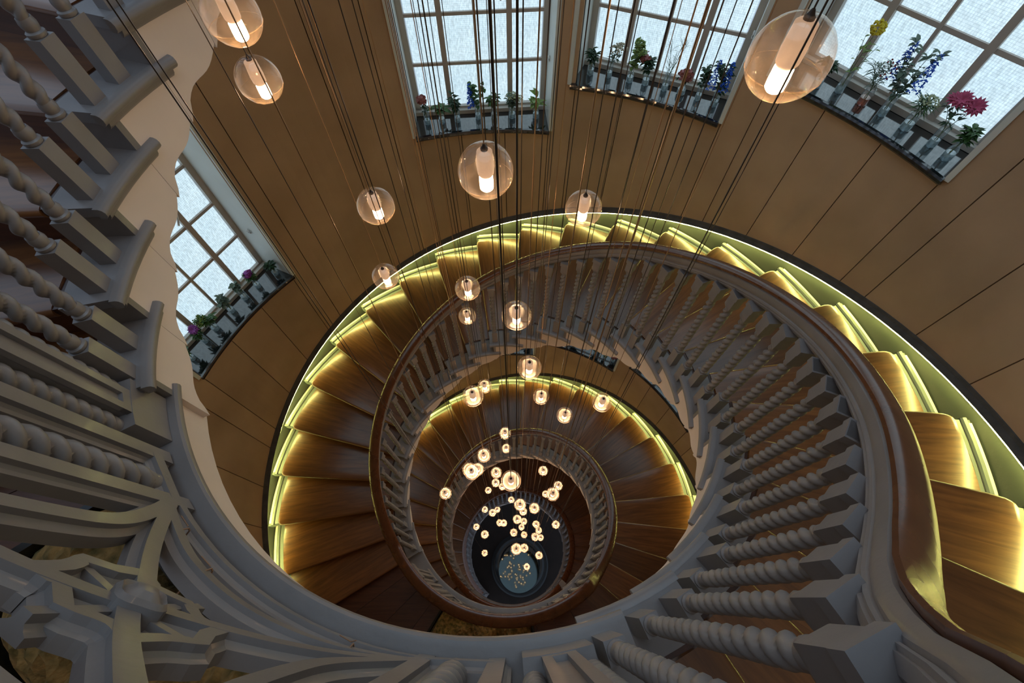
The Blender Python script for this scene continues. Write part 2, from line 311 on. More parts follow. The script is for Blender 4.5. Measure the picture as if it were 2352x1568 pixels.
# windows
def window(n, c, s):
    s = Z0 + s; w0 = bpy.data.objects.new('window_%d' % n, None); C.objects.link(w0); w0['kind'] = 'structure'; w0['basez'] = 1
    w0.location = (RW * math.cos(R_(c)), RW * math.sin(R_(c)), s); w0.rotation_euler = (0, 0, R_(c)); rev = 'white'
    # local frame: x outwards, y along the wall, z up, origin at the wall face on the sill
    D = 2.87 - RW; hw = 0.592
    full = n <= 4
    def lp(name, mb, mt, par=w0, sm=False):
        return link(name, mb.mesh(name, mt, sm), par)
    x0 = -0.005
    for sg in (-1, 1):
        xe = RW * math.cos(R_(HW)) - RW
        lp('jamb', MB().box(((xe + D) / 2 + 0.03, sg * (hw + 0.012), WH / 2), (D - xe + 0.10, 0.03, WH)), rev)
    lp('head', MB().box((D / 2 + 0.01, 0, WH + 0.01), (D + 0.12, 2 * hw, 0.02)), rev)
    # black sill with a curved bullnose front edge
    ms = MB(); rows = []
    for i in range(13):
        a = -HW - 0.35 + (2 * HW + 0.7) * i / 12; ca, sa = math.cos(R_(a)), math.sin(R_(a))
        pr = [(2.594, 0.006), (2.588, -0.006), (2.588, -0.022), (2.594, -0.032), (2.62, -0.034)]
        row = [(r * ca - RW, r * sa, z) for r, z in pr]
        yb = max(-hw, min(hw, 2.66 * sa)); row += [(D + 0.02, yb, -0.034), (D + 0.02, yb, 0.010), (2.61 * ca - RW, 2.61 * sa, 0.010)]
        rows.append(row)
    ms.quadgrid(rows, close_v=True, caps=True); lp('sill', ms, 'sill')
    fb = 0.055                                       # bottom rail
    mf = MB(); mf.box((D + 0.03, 0, fb / 2 + 0.01), (0.05, 2 * hw, fb)); mf.box((D - 0.01, 0, 0.03), (0.05, 2 * hw, 0.035))
    for sg in (-1, 1): mf.box((D + 0.03, sg * (hw - 0.025), WH / 2), (0.05, 0.05, WH))
    mf.box((D + 0.03, 0, WH - 0.02), (0.05, 2 * hw, 0.04)); lp('frame', mf, 'frame')
    cp = (2 * (hw - 0.05)) / 4; rp_ = (WH - 0.04 - fb - 0.01) / 6
    for i in range(1, 4): lp('mullion' if i != 2 else 'glazing_bar', MB().box((D + 0.022, -hw + 0.05 + cp * i, WH / 2), (0.05 if i != 2 else 0.03, 0.042 if i != 2 else 0.022, WH - 0.06)), 'bar')
    for j in range(1, 6): lp('glazing_bar', MB().box((D + 0.026, 0, fb + 0.01 + rp_ * j), (0.028, 2 * hw - 0.06, 0.024)), 'bar')
    pm = MB().box((0, 0, 0), (0.006, cp - 0.012, rp_ - 0.012)).mesh('pane', 'pane')
    for i in range(4):
        for j in range(6):
            link('pane', pm, w0, (D + 0.034, -hw + 0.05 + cp * (i + 0.5), fb + 0.01 + rp_ * (j + 0.5)))
    mh = MB().tube([(D - 0.0, 0, 0), (D - 0.05, 0, 0.0)], 0.012, 8); mh.tube([(D - 0.05, 0, 0), (D - 0.06, 0.03, -0.06), (D - 0.06, 0.06, -0.11)], 0.008, 6)
    h = lp('handle', mh, 'metal', sm=True); h.location = (0, cp * -1.0 + 0.01, 1.02)
    mk = MB(); mk.tube([(0.11 + 0.02 * math.cos(q), -hw + 0.012, 0.52 + 0.02 * math.sin(q)) for q in [i * 0.7 for i in range(9)]], 0.006, 6)
    lp('cord_hook', mk, 'metal', sm=True)
    return w0
for n, c, s in WINS: window(n, c, s)
# ================================================================== STAIRS
def tread_mesh():
    mb = MB(); rs = [1.305, 1.6, 2.0, 2.38, 2.45, 2.475, 2.49, RO]; ret = [0, 0, 0, 0, .003, .009, .018, .034]
    top = []; 
    for r, q in zip(rs, ret):
        row = [P(r, -DT, 0, -0.05), P(r, -DT * 0.75, 0), P(r, -DT * 0.5, 0), P(r, -DT * 0.25, 0)]
        for i in range(7):
            a = math.pi * i / 6; row.append(P(r, 0, -0.018 + 0.018 * math.cos(a), -0.018 - q + 0.018 * math.sin(a)))
        row += [P(r, -DT * 0.5, -0.036), P(r, -DT, -0.036, -0.05)]
        top.append(row)
    mb.quadgrid(top, close_v=True, caps=True); return mb.mesh('tread', 'tread', True, 40)
def end_mesh(ris):
    mb = MB(); t0 = 0.0
    def ring(prof, ta, tb, ua=0.0, ub=-DT):
        rows = []
        for i in range(7):
            k = i / 6; rows.append([P(r, ua + (ub - ua) * k, z, ta + (tb - ta) * k) for r, z in prof])
        mb.quadgrid(rows, close_v=True, caps=True)
    ring([(1.14, 0), (1.284, 0), (1.284, -0.034), (1.14, -0.034)], -0.004, -0.05)
    ring([(RI + 0.002, -0.006), (RI + 0.010, -0.001), (1.145, 0.0005), (1.145, -0.036), (RI + 0.008, -0.036), (RI, -0.028), (RI - 0.002, -0.016)], 0.004, -0.105)
    ring([(1.125, -0.034), (1.145, -0.034), (1.145, -0.058), (1.137, -0.056), (1.129, -0.046)], -0.012, -0.085)
    mb.box((0, 0, 0), (0.0, 0, 0)) if False else None
    return mb.mesh('tread_end', 'grey', True, 40)
def riser_mesh(ris, r1, r2, mt, nm):
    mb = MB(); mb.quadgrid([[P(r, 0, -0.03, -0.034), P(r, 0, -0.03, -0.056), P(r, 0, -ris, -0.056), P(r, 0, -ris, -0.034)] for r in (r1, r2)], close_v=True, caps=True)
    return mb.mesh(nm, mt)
def strip_mesh():
    mb = MB(); mb.quadgrid([[P(1.284, -DT * k, -0.003, -0.01 - 0.04 * k), P(1.306, -DT * k, -0.003, -0.01 - 0.04 * k), P(1.306, -DT * k, -0.03, -0.01 - 0.04 * k), P(1.284, -DT * k, -0.03, -0.01 - 0.04 * k)] for k in (0, .5, 1)], close_v=True, caps=True)
    return mb.mesh('dark_strip', 'dark')
def block_mesh(ris, d0):
    mb = MB(); N = 12
    rows = []
    for i in range(N + 1):
        k = i / N; u = -DT * k; t = -0.045
        zb = -d0 + ris * k + 0.022 * math.sin(2 * math.pi * (k - 0.04)) * (1 - 0.3 * k) - (0.014 if k < 0.10 else 0)
        rows.append([P(1.139, u, -0.034, t), P(2.61, u, -0.034, t), P(2.61, u, zb, t), P(1.139, u, zb, t)])
    mb.quadgrid(rows, close_v=True, caps=True); return mb.mesh('step_underside', 'cream')
def kerb_mesh():
    mb = MB()
    for prof, tf in (([(2.499, -0.030), (2.545, -0.030), (2.545, -0.10), (2.499, -0.10)], -0.03), ([(2.549, -0.026), (2.556, -0.016), (2.572, -0.014), (2.582, -0.022), (2.586, -0.034), (2.586, -0.10), (2.549, -0.10)], -0.022), ([(2.586, -0.05), (2.62, -0.05), (2.62, -0.12), (2.586, -0.12)], -0.02)):
        mb.quadgrid([[P(r, -DT * k, z, tf + (-0.04 - tf) * k) for r, z in prof] for k in (0, .25, .5, .75, 1)], close_v=True, caps=True)
    mb.quadgrid([[P(2.50, 0, z, -0.03) for z in (-0.028, -0.1)], [P(2.586, 0, z, -0.014) for z in (-0.028, -0.1)]])
    return mb.mesh('skirting', 'kerb', True, 30)
MT = dict(tread=tread_mesh(), strip=strip_mesh(), kerb=kerb_mesh())
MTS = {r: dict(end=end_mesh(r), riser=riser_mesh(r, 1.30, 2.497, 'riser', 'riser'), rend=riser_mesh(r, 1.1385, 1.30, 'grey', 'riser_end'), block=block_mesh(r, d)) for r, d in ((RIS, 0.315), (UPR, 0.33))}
def step(par, u, z, ris):
    px, py, pz = par.location
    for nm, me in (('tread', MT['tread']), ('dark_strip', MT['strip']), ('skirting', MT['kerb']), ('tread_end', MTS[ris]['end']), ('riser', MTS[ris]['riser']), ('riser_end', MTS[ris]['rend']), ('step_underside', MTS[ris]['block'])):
        link(nm, me, par, (-px, -py, z - pz), R_(u))
fl = []
fup = thing('stair_flight', 'wooden stair flight climbing at the upper left, grey tread ends and white underside', 'staircase', P(1.9, UA[0], ZL[0]))
for i in range(9): step(fup, UA[0] - UPD * i, ZL[0] + 0.137 + UPR * i, UPR)
f1 = thing('stair_flight', 'large winding wooden stair flight curling from lower right over the top to lower left', 'staircase', P(1.9, FR[20], ZL[1]))
for k in range(-4, 21): step(f1, FR[k], zk(k), RIS)
f2 = thing('stair_flight', 'second winding wooden stair flight seen through the middle of the first one', 'staircase', P(1.9, UA[2], ZL[2]))
for j in range(22, 47): step(f2, UB[1] + DT * (j - 21), zk(j), RIS)
f3 = thing('stair_flight', 'dark lowest stair flight around the floor with the round mirror table', 'staircase', P(1.9, 950, 0.0))
for j in range(48, 73): step(f3, UB[2] + DT * (j - 47), zk(j), RIS)
# landings
def landing(i, label):
    ua, ub, z = UA[i] , UB[i], ZL[i]
    L = thing('landing', label, 'landing', P(1.9, (ua + ub) / 2, z))
    n = 12; st = (ub - ua + 4) / n
    for q in range(n):
        a = ua - 4 + st * q
        part('floor_board', MB().sector(1.306, 2.618, a + 0.05, a + st - 0.05, z - 0.03, z, 3), 'board', L)
    part('nosing', MB().quadgrid([[P(r, ub, z - 0.018 + 0.018 * math.cos(math.pi * i2 / 6), -0.018 + 0.018 * math.sin(math.pi * i2 / 6)) for i2 in range(7)] for r in (1.306, 1.9, 2.49)], caps=False), 'board', L, True)
    us = frange(ua - 4, ub, 2.5)
    e = MB(); sweep(e, [(1.300, -0.034), (1.300, 0.0), (1.15, 0.0), (1.134, -0.001), (1.127, -0.007), (1.124, -0.018), (1.127, -0.03), (1.136, -0.036), (1.139, -0.05), (1.150, -0.062), (1.155, -0.075), (1.2, -0.075)], us, lambda u: z)
    part('landing_edge', e, 'grey', L, True, 30)
    part('landing_underside', MB().sector(1.162, 2.61, ua - 3, ub - 1.5, z - 0.235, z - 0.031, 24), 'cream', L)
    k1 = MB(); k1.sector(2.585, 2.621, ua - 2, ub - 0.5, z - 0.01, z + 0.05, 20); part('skirting', k1, 'kerb', L)
    rm = riser_mesh(RIS, 1.30, 2.612, 'riser', 'riser'); link('riser', rm, L, (-L.location[0], -L.location[1], z - L.location[2]), R_(ub))
    link('riser_end', MTS[RIS]['rend'], L, (-L.location[0], -L.location[1], z - L.location[2]), R_(ub))
    return L
landing(0, 'nearest landing at lower left with thick grey curved edge and brown boards')
landing(1, 'brown wooden landing one floor down, seen over the near curved edge')
landing(2, 'small dark red-brown landing two floors down with moss beside its rail')
# balusters ---------------------------------------------------------
_bc = {}
def twist(mb, r0, amp, z1, z2, pitch, n=14, lobes=2, cx=0, cy=0, taper=0.03):
    N = max(8, int((z2 - z1) / pitch * 14)); rows = []
    for i in range(N + 1):
        z = z1 + (z2 - z1) * i / N; e = min(1, (z - z1) / taper, (z2 - z) / taper); e = max(0, e)
        rows.append([(cx + rr * math.cos(f), cy + rr * math.sin(f), z) for f in [2 * math.pi * j / n for j in range(n)] for rr in [r0 + e * amp * (abs(math.cos(lobes / 2 * (f - 2 * math.pi * z / pitch))) ** 0.8 * 2 - 1.1)]])
    mb.quadgrid(rows, close_v=True, caps=True)
def baluster(H):
    k = round(H * 50) / 50
    if k in _bc: return _bc[k]
    H = k; mb = MB(); b = 0.175; tt = H - 0.135
    h = 0.025
    mb.box((0, 0, b / 2), (2 * h, 2 * h, b))
    mb.lathe([(0.020, b - 0.002), (0.024, b + 0.004), (0.024, b + 0.011), (0.018, b + 0.015), (0.0205, b + 0.024), (0.0215, b + 0.032), (0.0185, b + 0.045)], 14)
    twist(mb, 0.0172, 0.0064, b + 0.035, tt + 0.012, 0.094)
    mb.lathe([(0.016, tt - 0.01), (0.0205, tt), (0.021, tt + 0.012), (0.0185, tt + 0.02), (0.024, tt + 0.03)], 14)
    y = tt + 0.022
    mb.quadgrid([[(-s, -s, z), (s, -s, z), (s, s, z), (-s, s, z)] for s, z in ((0.017, y - 0.012), (0.0245, y + 0.008), (0.025, y + 0.012), (0.025, H))], close_v=True, caps=True)
    mb.box((0, 0, H - 0.015), (0.056, 0.062, 0.03))
    _bc[k] = mb.mesh('baluster', 'grey', True, 45); return _bc[k]
RB = 1.182
def balustrade(label, ups, ua, ub, loc):
    B = thing('balustrade', label, 'balustrade', loc)
    for u, z in ups:
        H = railz(u) - 0.108 - z
        p = P(RB, u, z); link('baluster', baluster(H), B, (p[0] - B.location[0], p[1] - B.location[1], p[2] - B.location[2]), R_(u))
    us = frange(ua, ub, 1.6)
    g = MB(); sweep(g, [(1.180, 0.0), (1.163, -0.002), (1.158, -0.008), (1.159, -0.030), (1.164, -0.050), (1.170, -0.058), (1.167, -0.063), (1.166, -0.072), (1.172, -0.080), (1.170, -0.088), (1.176, -0.098), (1.186, -0.112), (1.240, -0.112), (1.250, -0.095), (1.250, -0.055), (1.235, -0.02)], us, railz)
    part('rail_moulding', g, 'grey', B, True, 28)
    h = MB(); sweep(h, [(1.178, -0.004), (1.160, 0.000), (1.152, 0.009), (1.153, 0.021), (1.161, 0.030), (1.174, 0.034), (1.204, 0.028), (1.234, 0.006), (1.254, -0.022), (1.262, -0.046), (1.257, -0.062), (1.248, -0.066), (1.228, -0.03), (1.20, -0.01)], us, railz)
    part('handrail', h, 'rail', B, True, 30)
    return B
def offs(u, z): return [(u - 0.25 * DT, z), (u - 0.75 * DT, z)]
MID = [-117.3, 259.0, 638.0]
ups = []
for i in range(9): ups += [(UA[0] - UPD * (i + 0.27), ZL[0] + 0.137 + UPR * i), (UA[0] - UPD * (i + 0.75), ZL[0] + 0.137 + UPR * i)]
balustrade('grey twisted balusters of the climbing flight at the upper left edge', ups, -258, MID[0], P(1.2, UA[0], ZL[0]))
b1 = [(-75.5, ZL[0])]
for k in range(-4, 21): b1 += offs(FR[k], zk(k))
balustrade('largest balustrade, grey twisted balusters under a brown handrail sweeping round the picture', b1, MID[0], MID[1], P(1.2, FR[20], ZL[1]))
b2 = [(UB[1] - 3.4, ZL[1]), (UB[1] - 8.2, ZL[1]), (UB[1] - 13, ZL[1])]
for j in range(22, 47): b2 += offs(UB[1] + DT * (j - 21), zk(j))
balustrade('smaller balustrade ring around the second flight, grey balusters and brown rail', b2, MID[1], MID[2], P(1.2, UA[2], ZL[2]))
b3 = [(UB[2] - 4, ZL[2]), (UB[2] - 9, ZL[2])]
for j in range(48, 73): b3 += offs(UB[2] + DT * (j - 47), zk(j))
balustrade('innermost dark balustrade ring deep down around the mirror table', b3, MID[2], UB[2] + 278, P(1.2, 950, 0))
# landing screens: newels, stiles and tracery -----------------------------
def bar(mb, pts, w, rf=1.168, rb=1.216, fac=1.0):
    """moulded bar following pts (degrees, height) on the cylinder; stepped profile"""
    S = 1.2
    q = [(R_(u) * S, z) for u, z in pts]; rows = []
    for i, (a, z) in enumerate(q):
        p0 = q[max(i - 1, 0)]; p1 = q[min(i + 1, len(q) - 1)]; d = (p1[0] - p0[0], p1[1] - p0[1]); L = math.hypot(*d) or 1; n = (-d[1] / L, d[0] / L)
        prof = [(-w / 2, rf), (w / 2, rf), (w / 2, rf + 0.012), (w / 2 + 0.006, rf + 0.018), (w / 2 + 0.014, rf + 0.022), (w / 2 + 0.014, rb), (-w / 2 - 0.014, rb), (-w / 2 - 0.014, rf + 0.022), (-w / 2 - 0.006, rf + 0.018), (-w / 2, rf + 0.012)]
        rows.append([P(r, math.degrees((a + n[0] * o) / S), z + n[1] * o) for o, r in prof])
    mb.quadgrid(rows, close_v=True, caps=True)
def smooth(pts, n=6):
    out = []
    for i in range(len(pts) - 1):
        p = [pts[max(i - 1, 0)], pts[i], pts[i + 1], pts[min(i + 2, len(pts) - 1)]]
        for j in range(n):
            t = j / n
            out.append(tuple(0.5 * (2 * p[1][c] + (-p[0][c] + p[2][c]) * t + (2 * p[0][c] - 5 * p[1][c] + 4 * p[2][c] - p[3][c]) * t * t + (-p[0][c] + 3 * p[1][c] - 3 * p[2][c] + p[3][c]) * t ** 3) for c in (0, 1)))
    out.append(pts[-1]); return out
def screen(i, c, label, hs=19.6):
    z = ZL[i]; zc = z + 0.535; top = z + 0.985
    S = thing('landing_screen', label, 'screen', P(1.2, c, z))
    for sg in (-1, 1):                               # stiles and foot blocks
        for off, nm in ((hs + 0.5, 'stile'), (hs + 9.0, 'stile')):
            mb = MB(); bar(mb, [(c + sg * off, z + 0.012), (c + sg * off, top)], 0.042); part(nm, mb, 'grey', S)
        mb = MB(); bar(mb, [(c + sg * (hs + 0.5), z + 0.075), (c + sg * (hs + 9), z + 0.075)], 0.04); part('rail_piece', mb, 'grey', S)
        mb = MB(); bar(mb, [(c + sg * (hs + 0.5), top - 0.05), (c + sg * (hs + 9), top - 0.05)], 0.04); part('rail_piece', mb, 'grey', S)
        u = c + sg * (hs + 4.3); p = P(1.196, u, 0); mb = MB(); twist(mb, 0.028, 0.0105, 0.11, top - z - 0.08, 0.104, 18)
        mb.lathe([(0.03, 0.06), (0.034, 0.075), (0.03, 0.09), (0.026, 0.12)], 16)
        o = link('twisted_column', mb.mesh('twisted_column', 'grey', True, 45), S, (p[0] - S.location[0], p[1] - S.location[1], 0), R_(u))
        un = c + sg * (hs + 16.0)                      # newel: block, fluted post, two twisted columns
        nb = MB(); nb.sector(1.158, 1.262, un - 4.0, un + 4.0, z + 0.002, z + 0.16, 4); part('base_block', nb, 'grey', S)
        nb = MB(); nb.sector(1.158, 1.262, un - 4.0, un + 4.0, top - 0.13, top, 4); part('top_block', nb, 'grey', S)
        nb = MB(); nb.sector(1.172, 1.250, un - 1.75, un + 1.75, z + 0.155, top - 0.12, 2)
        for q in (-1.35, 1.35): nb.sector(1.160, 1.175, un + q - 0.55, un + q + 0.55, z + 0.155, top - 0.12, 1)
        for zz in (z + 0.165, top - 0.135): nb.sector(1.160, 1.175, un - 1.9, un + 1.9, zz - 0.01, zz + 0.025, 2)
        part('newel_post', nb, 'grey', S)
        for q in (-3.05, 3.05):
            p = P(1.205, un + q, 0); mb = MB(); twist(mb, 0.021, 0.0065, 0.16, top - z - 0.12, 0.082, 16)
            link('twisted_column', mb.mesh('twisted_column', 'grey', True, 45), S, (p[0] - S.location[0], p[1] - S.location[1], 0), R_(un + q))
    mb = MB(); us = frange(c - hs, c + hs, 3); bar(mb, [(u, z + 0.062) for u in us], 0.030); part('bottom_rail', mb, 'grey', S)
    mb = MB(); bar(mb, [(u, top - 0.04) for u in us], 0.030); part('top_rail', mb, 'grey', S)
    for sy in (-1, 1):
        A = smooth([(-hs, -0.425), (-13.5, -0.375), (-8, -0.335), (0, -0.315), (8, -0.335), (13.5, -0.375), (hs, -0.425)])
        mb = MB(); bar(mb, [(c + x, zc - sy * y * (1 if sy == 1 else 1) if False else zc + (y if sy == 1 else -y)) for x, y in A], 0.034); part('arch_bar', mb, 'grey', S, True)
        for sx in (-1, 1):
            T = lambda L: [(c + sx * x, zc + sy * y) for x, y in L]
            mb = MB(); bar(mb, T(smooth([(-hs, -0.435), (-12.8, -0.285), (-8.8, -0.2), (-4.4, -0.11), (-0.2, -0.02)])), 0.036); part('diagonal_bar', mb, 'grey', S, True)
            mb = MB(); bar(mb, T(smooth([(-hs, -0.43), (-16.8, -0.33), (-14.4, -0.22), (-13.3, -0.12), (-13.1, 0.006)])), 0.036); part('side_arch_bar', mb, 'grey', S, True)
    for sx in (-1, 1):
        mb = MB(); bar(mb, [(c + sx * x, zc + y) for x, y in smooth([(4.8, -0.115), (5.3, -0.05)], 3) + smooth([(6.5, 0.0), (5.3, 0.05), (4.8, 0.115)], 3)], 0.028, 1.1685, 1.212); part('frame_side', mb, 'grey', S)
        mb = MB(); bar(mb, [(c + x, zc + sx * y) for x, y in smooth([(-4.8, 0.115), (-2.5, 0.10)], 3) + smooth([(0, 0.135), (2.5, 0.10), (4.8, 0.115)], 3)], 0.028, 1.169, 1.212); part('frame_side', mb, 'grey', S)
    for sx in (-1, 1):
        mb = MB(); bar(mb, [(c + sx * 6.9, zc), (c + sx * 1.2, zc)], 0.02, 1.176, 1.21); part('spoke', mb, 'grey', S, True)
        mb = MB(); bar(mb, [(c, zc + sx * 0.18), (c, zc + sx * 0.03)], 0.02, 1.176, 1.21); part('spoke', mb, 'grey', S, True)
    mb = MB(); rows = []
    for r, d in ((0.046, 1.19), (0.046, 1.160), (0.040, 1.152), (0.034, 1.158), (0.026, 1.152), (0.019, 1.145), (0.008, 1.142)):
        rows.append([P(d, c + math.degrees(r * (1 + 0.10 * math.cos(4 * f)) * math.cos(f) / 1.2), zc + r * (1 + 0.10 * math.cos(4 * f)) * math.sin(f)) for f in [2 * math.pi * j / 24 for j in range(24)]])
    mb.quadgrid(rows, close_v=True, caps=True); part('rosette', mb, 'grey', S, True, 30)
    return S
screen(0, MID[0], 'near grey gothic tracery screen with twisted columns, cut by the lower left corner')
screen(1, MID[1], 'small grey tracery screen on the landing one floor below')
screen(2, MID[2] + 2, 'tiny dark tracery screen on the landing two floors below')
for i, (u, z) in enumerate(((-131.8, 0.125), (-123.8, 0.19), (-105.0, 0.15))):
    mb = MB(); p = [P(1.162 + 0.10 * (0.5 - 0.5 * math.cos(f)), u + 1.6 * math.cos(f) * 0.2, ZL[0] + z + 0.028 * math.sin(f)) for f in [i2 * 2 * math.pi / 12 for i2 in range(13)]]
    mb.tube(p, 0.0022, 5); mb.tube([P(1.160, u, ZL[0] + z), P(1.150, u + 1.0, ZL[0] + z + 0.035)], 0.0014, 4); mb.tube([P(1.160, u, ZL[0] + z), P(1.152, u - 1.2, ZL[0] + z + 0.02)], 0.0014, 4)
    tag(link('raffia_tie', mb.mesh('raffia_tie', 'string', True)), ['thin raffia tie on the curved bar just right of where the tracery bars meet', 'frayed raffia tie on the curved bar right of the rosette', 'short raffia tie low on the bars near the bottom edge'][i], 'tie', 'raffia ties on the tracery')
# planter with moss behind the near screen
def moss_mound(u1, u2, r1, r2, z, h, seed, nu=60, nv=16):
    rnd = random.Random(seed); rows = []
    for i in range(nu + 1):
        a = i / nu; row = []
        for j in range(nv + 1):
            b = j / nv; e = (math.sin(math.pi * a) ** 0.4) * (math.sin(math.pi * b) ** 0.5)
            row.append(P(r1 + (r2 - r1) * b + rnd.uniform(-.004, .004), u1 + (u2 - u1) * a, z + h * e * (0.65 + 0.35 * math.sin(9 * a + 5 * b) * math.cos(14 * a)) + rnd.uniform(0, 0.035) * e))
        rows.append(row)
    return MB().quadgrid(rows)
for i, (ua, ub, s) in enumerate(((-143, -95, 0), (237, 281, 1), (618, 660, 2))):
    z = ZL[s]
    pl = thing('planter', ['dark planter of brown moss behind the near tracery screen', 'moss filled planter behind the screen one floor down', 'clump of brown moss behind the rail two floors down'][i], 'planter', P(1.5, (ua + ub) / 2, z))
    t = MB(); t.sector(1.245, 1.26, ua, ub, z + 0.002, z + 0.12, 10); t.sector(1.60, 1.62, ua, ub, z + 0.002, z + 0.12, 10); t.sector(1.26, 1.60, ua, ua + 0.8, z + 0.002, z + 0.12, 1); t.sector(1.26, 1.60, ub - 0.8, ub, z + 0.002, z + 0.12, 1); t.sector(1.26, 1.60, ua + 0.8, ub - 0.8, z + 0.002, z + 0.02, 10)
    part('trough', t, 'black', pl)
    o = part('moss', moss_mound(ua + 1, ub - 1, 1.262, 1.598, z + 0.07, 0.21, i), 'moss', pl); o['kind'] = 'stuff'
# led strips under the cap
for ua, ub, lab in ((-34, 200, 'glowing yellow-green led strip under the dark cap beside the largest flight'), (UB[1] + 41, UA[2] - 12, 'glowing led strip along the wall edge of the second flight')):
    mb = MB(); sweep(mb, [(2.585, 0.0455), (2.594, 0.0465), (2.594, 0.0425), (2.585, 0.0415)], frange(ua, ub, 2.5), nose)
    tag(link('led_strip', mb.mesh('led_strip', 'led')), lab, 'light strip')
# ================================================================== PENDANTS
PEND = [(-0.486, 0.001, -0.462), (-0.569, 0.135, -0.67), (-0.334, 0.007, -0.985), (0.028, -0.29, -0.618), (0.304, 0.006, -1.008), (0.474, -0.384, -0.357), (-0.466, 0.175, -1.541), (-0.12, 0.172, -1.633), (-0.213, 0.56, -2.453), (0.094, -0.116, -1.421), (0.154, -0.11, -1.871), (-0.146, 0.419, -3.249), (-0.137, -0.102, -2.217), (0.274, 0.193, -2.94), (0.439, 0.08, -3.016), (0.594, -0.055, -2.45), (-0.003, 0.304, -4.064), (-0.013, 0.517, -5.274), (-0.171, -0.015, -3.658), (-0.577, -0.163, -4.395), (-0.233, -0.23, -3.322), (-0.281, -0.141, -3.615), (-0.244, -0.049, -3.973), (-0.105, 0.072, -4.602), (-0.17, 0.292, -6.06), (-0.113, 0.475, -7.165), (0.057, -0.466, -2.573), (-0.343, 0.475, -7.417), (0.408, 0.228, -5.197), (0.6, 0.132, -5.543), (0.586, 0.459, -7.695), (0.401, -0.269, -3.974), (0.019, 0.43, -7.991), (0.125, -0.282, -4.374), (0.194, 0.018, -6.618), (0.283, -0.209, -5.011), (-0.434, 0.295, -8.091), (-0.253, 0.068, -6.994), (-0.242, 0.383, -8.648), (-0.181, 0.062, -7.97), (-0.106, 0.024, -7.731), (0.104, -0.166, -6.047), (0.217, 0.042, -7.718), (0.191, 0.063, -8.552), (0.396, -0.06, -7.307), (0.467, -0.054, -8.055), (0.647, -0.143, -6.74), (-0.589, 0.045, -8.272), (-0.351, -0.248, -6.811), (0.055, -0.187, -7.173), (0.23, -0.083, -8.355), (0.355, -0.287, -6.837), (0.512, -0.129, -8.392), (0.085, -0.594, -5.07), (0.194, -0.451, -6.586), (-0.473, -0.32, -8.833), (0.425, -0.482, -7.39), (0.266, -0.557, -8.7)]
PLAB = ['clear glass globe lamp cut by the top edge near the upper left staircase', 'glass globe lamp just below the one cut by the top edge at left', 'glass globe lamp in front of the brown wall, left of the big central globe', 'big central glass globe lamp below the middle window', 'glass globe lamp right of the big central one, overlapping the golden steps', 'largest glass globe lamp, at upper right between two flowered windows', 'glass globe lamp over the lit left edge of the stairs', 'glass globe lamp in front of the brown handrail left of centre', 'smaller globe lamp directly below the one on the handrail', 'glass globe lamp in front of the twisted balusters at centre', 'glass globe lamp below the baluster row, over the white stair edge', 'small globe lamp half behind a larger one at the second flight top left', 'glass globe lamp at the upper left of the second lit flight', 'globe lamp over the upper middle treads of the second flight', 'globe lamp lower right of its neighbour on the second flight treads', 'globe lamp at the lit right edge of the second flight',
 'single globe lamp above the second balustrade ring', 'small globe lamp touching the top of the second balustrade ring', 'globe lamp at the upper left of the second balustrade ring', 'globe lamp far left on the second ring, alone',
 'front globe of three overlapping lamps on the left of the ring', 'back globe peeking out left of three overlapping lamps', 'back globe peeking out right of three overlapping lamps', 'upper globe of a pair left of the biggest lamp in the dark well', 'lower globe of a pair left of the biggest lamp in the dark well', 'small globe half hidden behind the biggest lamp in the dark well', 'biggest globe lamp inside the dark well', 'small globe lamp lower left of the pair beside the biggest well lamp', 'single globe lamp upper right in the dark well', 'globe lamp behind and above the big right one in the well', 'small globe half hidden left of the big right one in the well', 'big globe lamp at the right of the dark well', 'small globe straight below the biggest well lamp', 'larger globe in the middle of the well, front of an overlapping pair', 'small globe behind the larger middle globe of the well', 'globe lamp right of the overlapping middle pair', 'leftmost of three small globes in a row in the well', 'middle of three small globes in a row in the well', 'rightmost of three small globes in a row in the well', 'left of two touching small globes below the row of three', 'right of two touching small globes below the row of three', 'left globe of the central trio in the well', 'right globe of the central trio in the well', 'lowest globe of the central trio in the well', 'upper globe of the stacked cluster right of centre in the well', 'second globe from the top in the stacked cluster right of centre', 'single globe lamp far right in the well', 'small globe lamp far left in the well', 'globe lamp below right of the far left one in the well', 'left globe of a pair just above the mirror table', 'right globe of a pair just above the mirror table', 'lower left globe of the stacked cluster right of centre', 'lower right globe of the stacked cluster right of centre', 'large globe lamp overlapping the top of the mirror table', 'smaller globe behind the large one at the top of the mirror table', 'lonely lowest globe lamp at the left of the mirror table', 'globe lamp right of the mirror table', 'globe lamp hanging in front of the mirror table']
RG = 0.0565
def hemi(z0, z1, n=9, seg=28):
    prof = []
    for i in range(n + 1):
        z = z0 + (z1 - z0) * i / n; prof.append((math.sqrt(max(RG * RG - z * z, 1e-7)), z))
    return prof
gu = MB(); a0 = math.asin(-0.30); gu.quadgrid([[(RG * math.cos(a) * math.cos(2 * math.pi * j / 32), RG * math.cos(a) * math.sin(2 * math.pi * j / 32), RG * math.sin(a)) for j in range(32)] for a in [a0 + (math.pi / 2 * 0.93 - a0) * i / 14 for i in range(15)]], close_v=True)
glo = MB(); glo.quadgrid([[(RG * math.cos(a) * math.cos(2 * math.pi * j / 32), RG * math.cos(a) * math.sin(2 * math.pi * j / 32), RG * math.sin(a)) for j in range(32)] for a in [-math.pi / 2 * 0.999 + (a0 + math.pi / 2 * 0.999) * i / 10 for i in range(11)]], close_v=True)
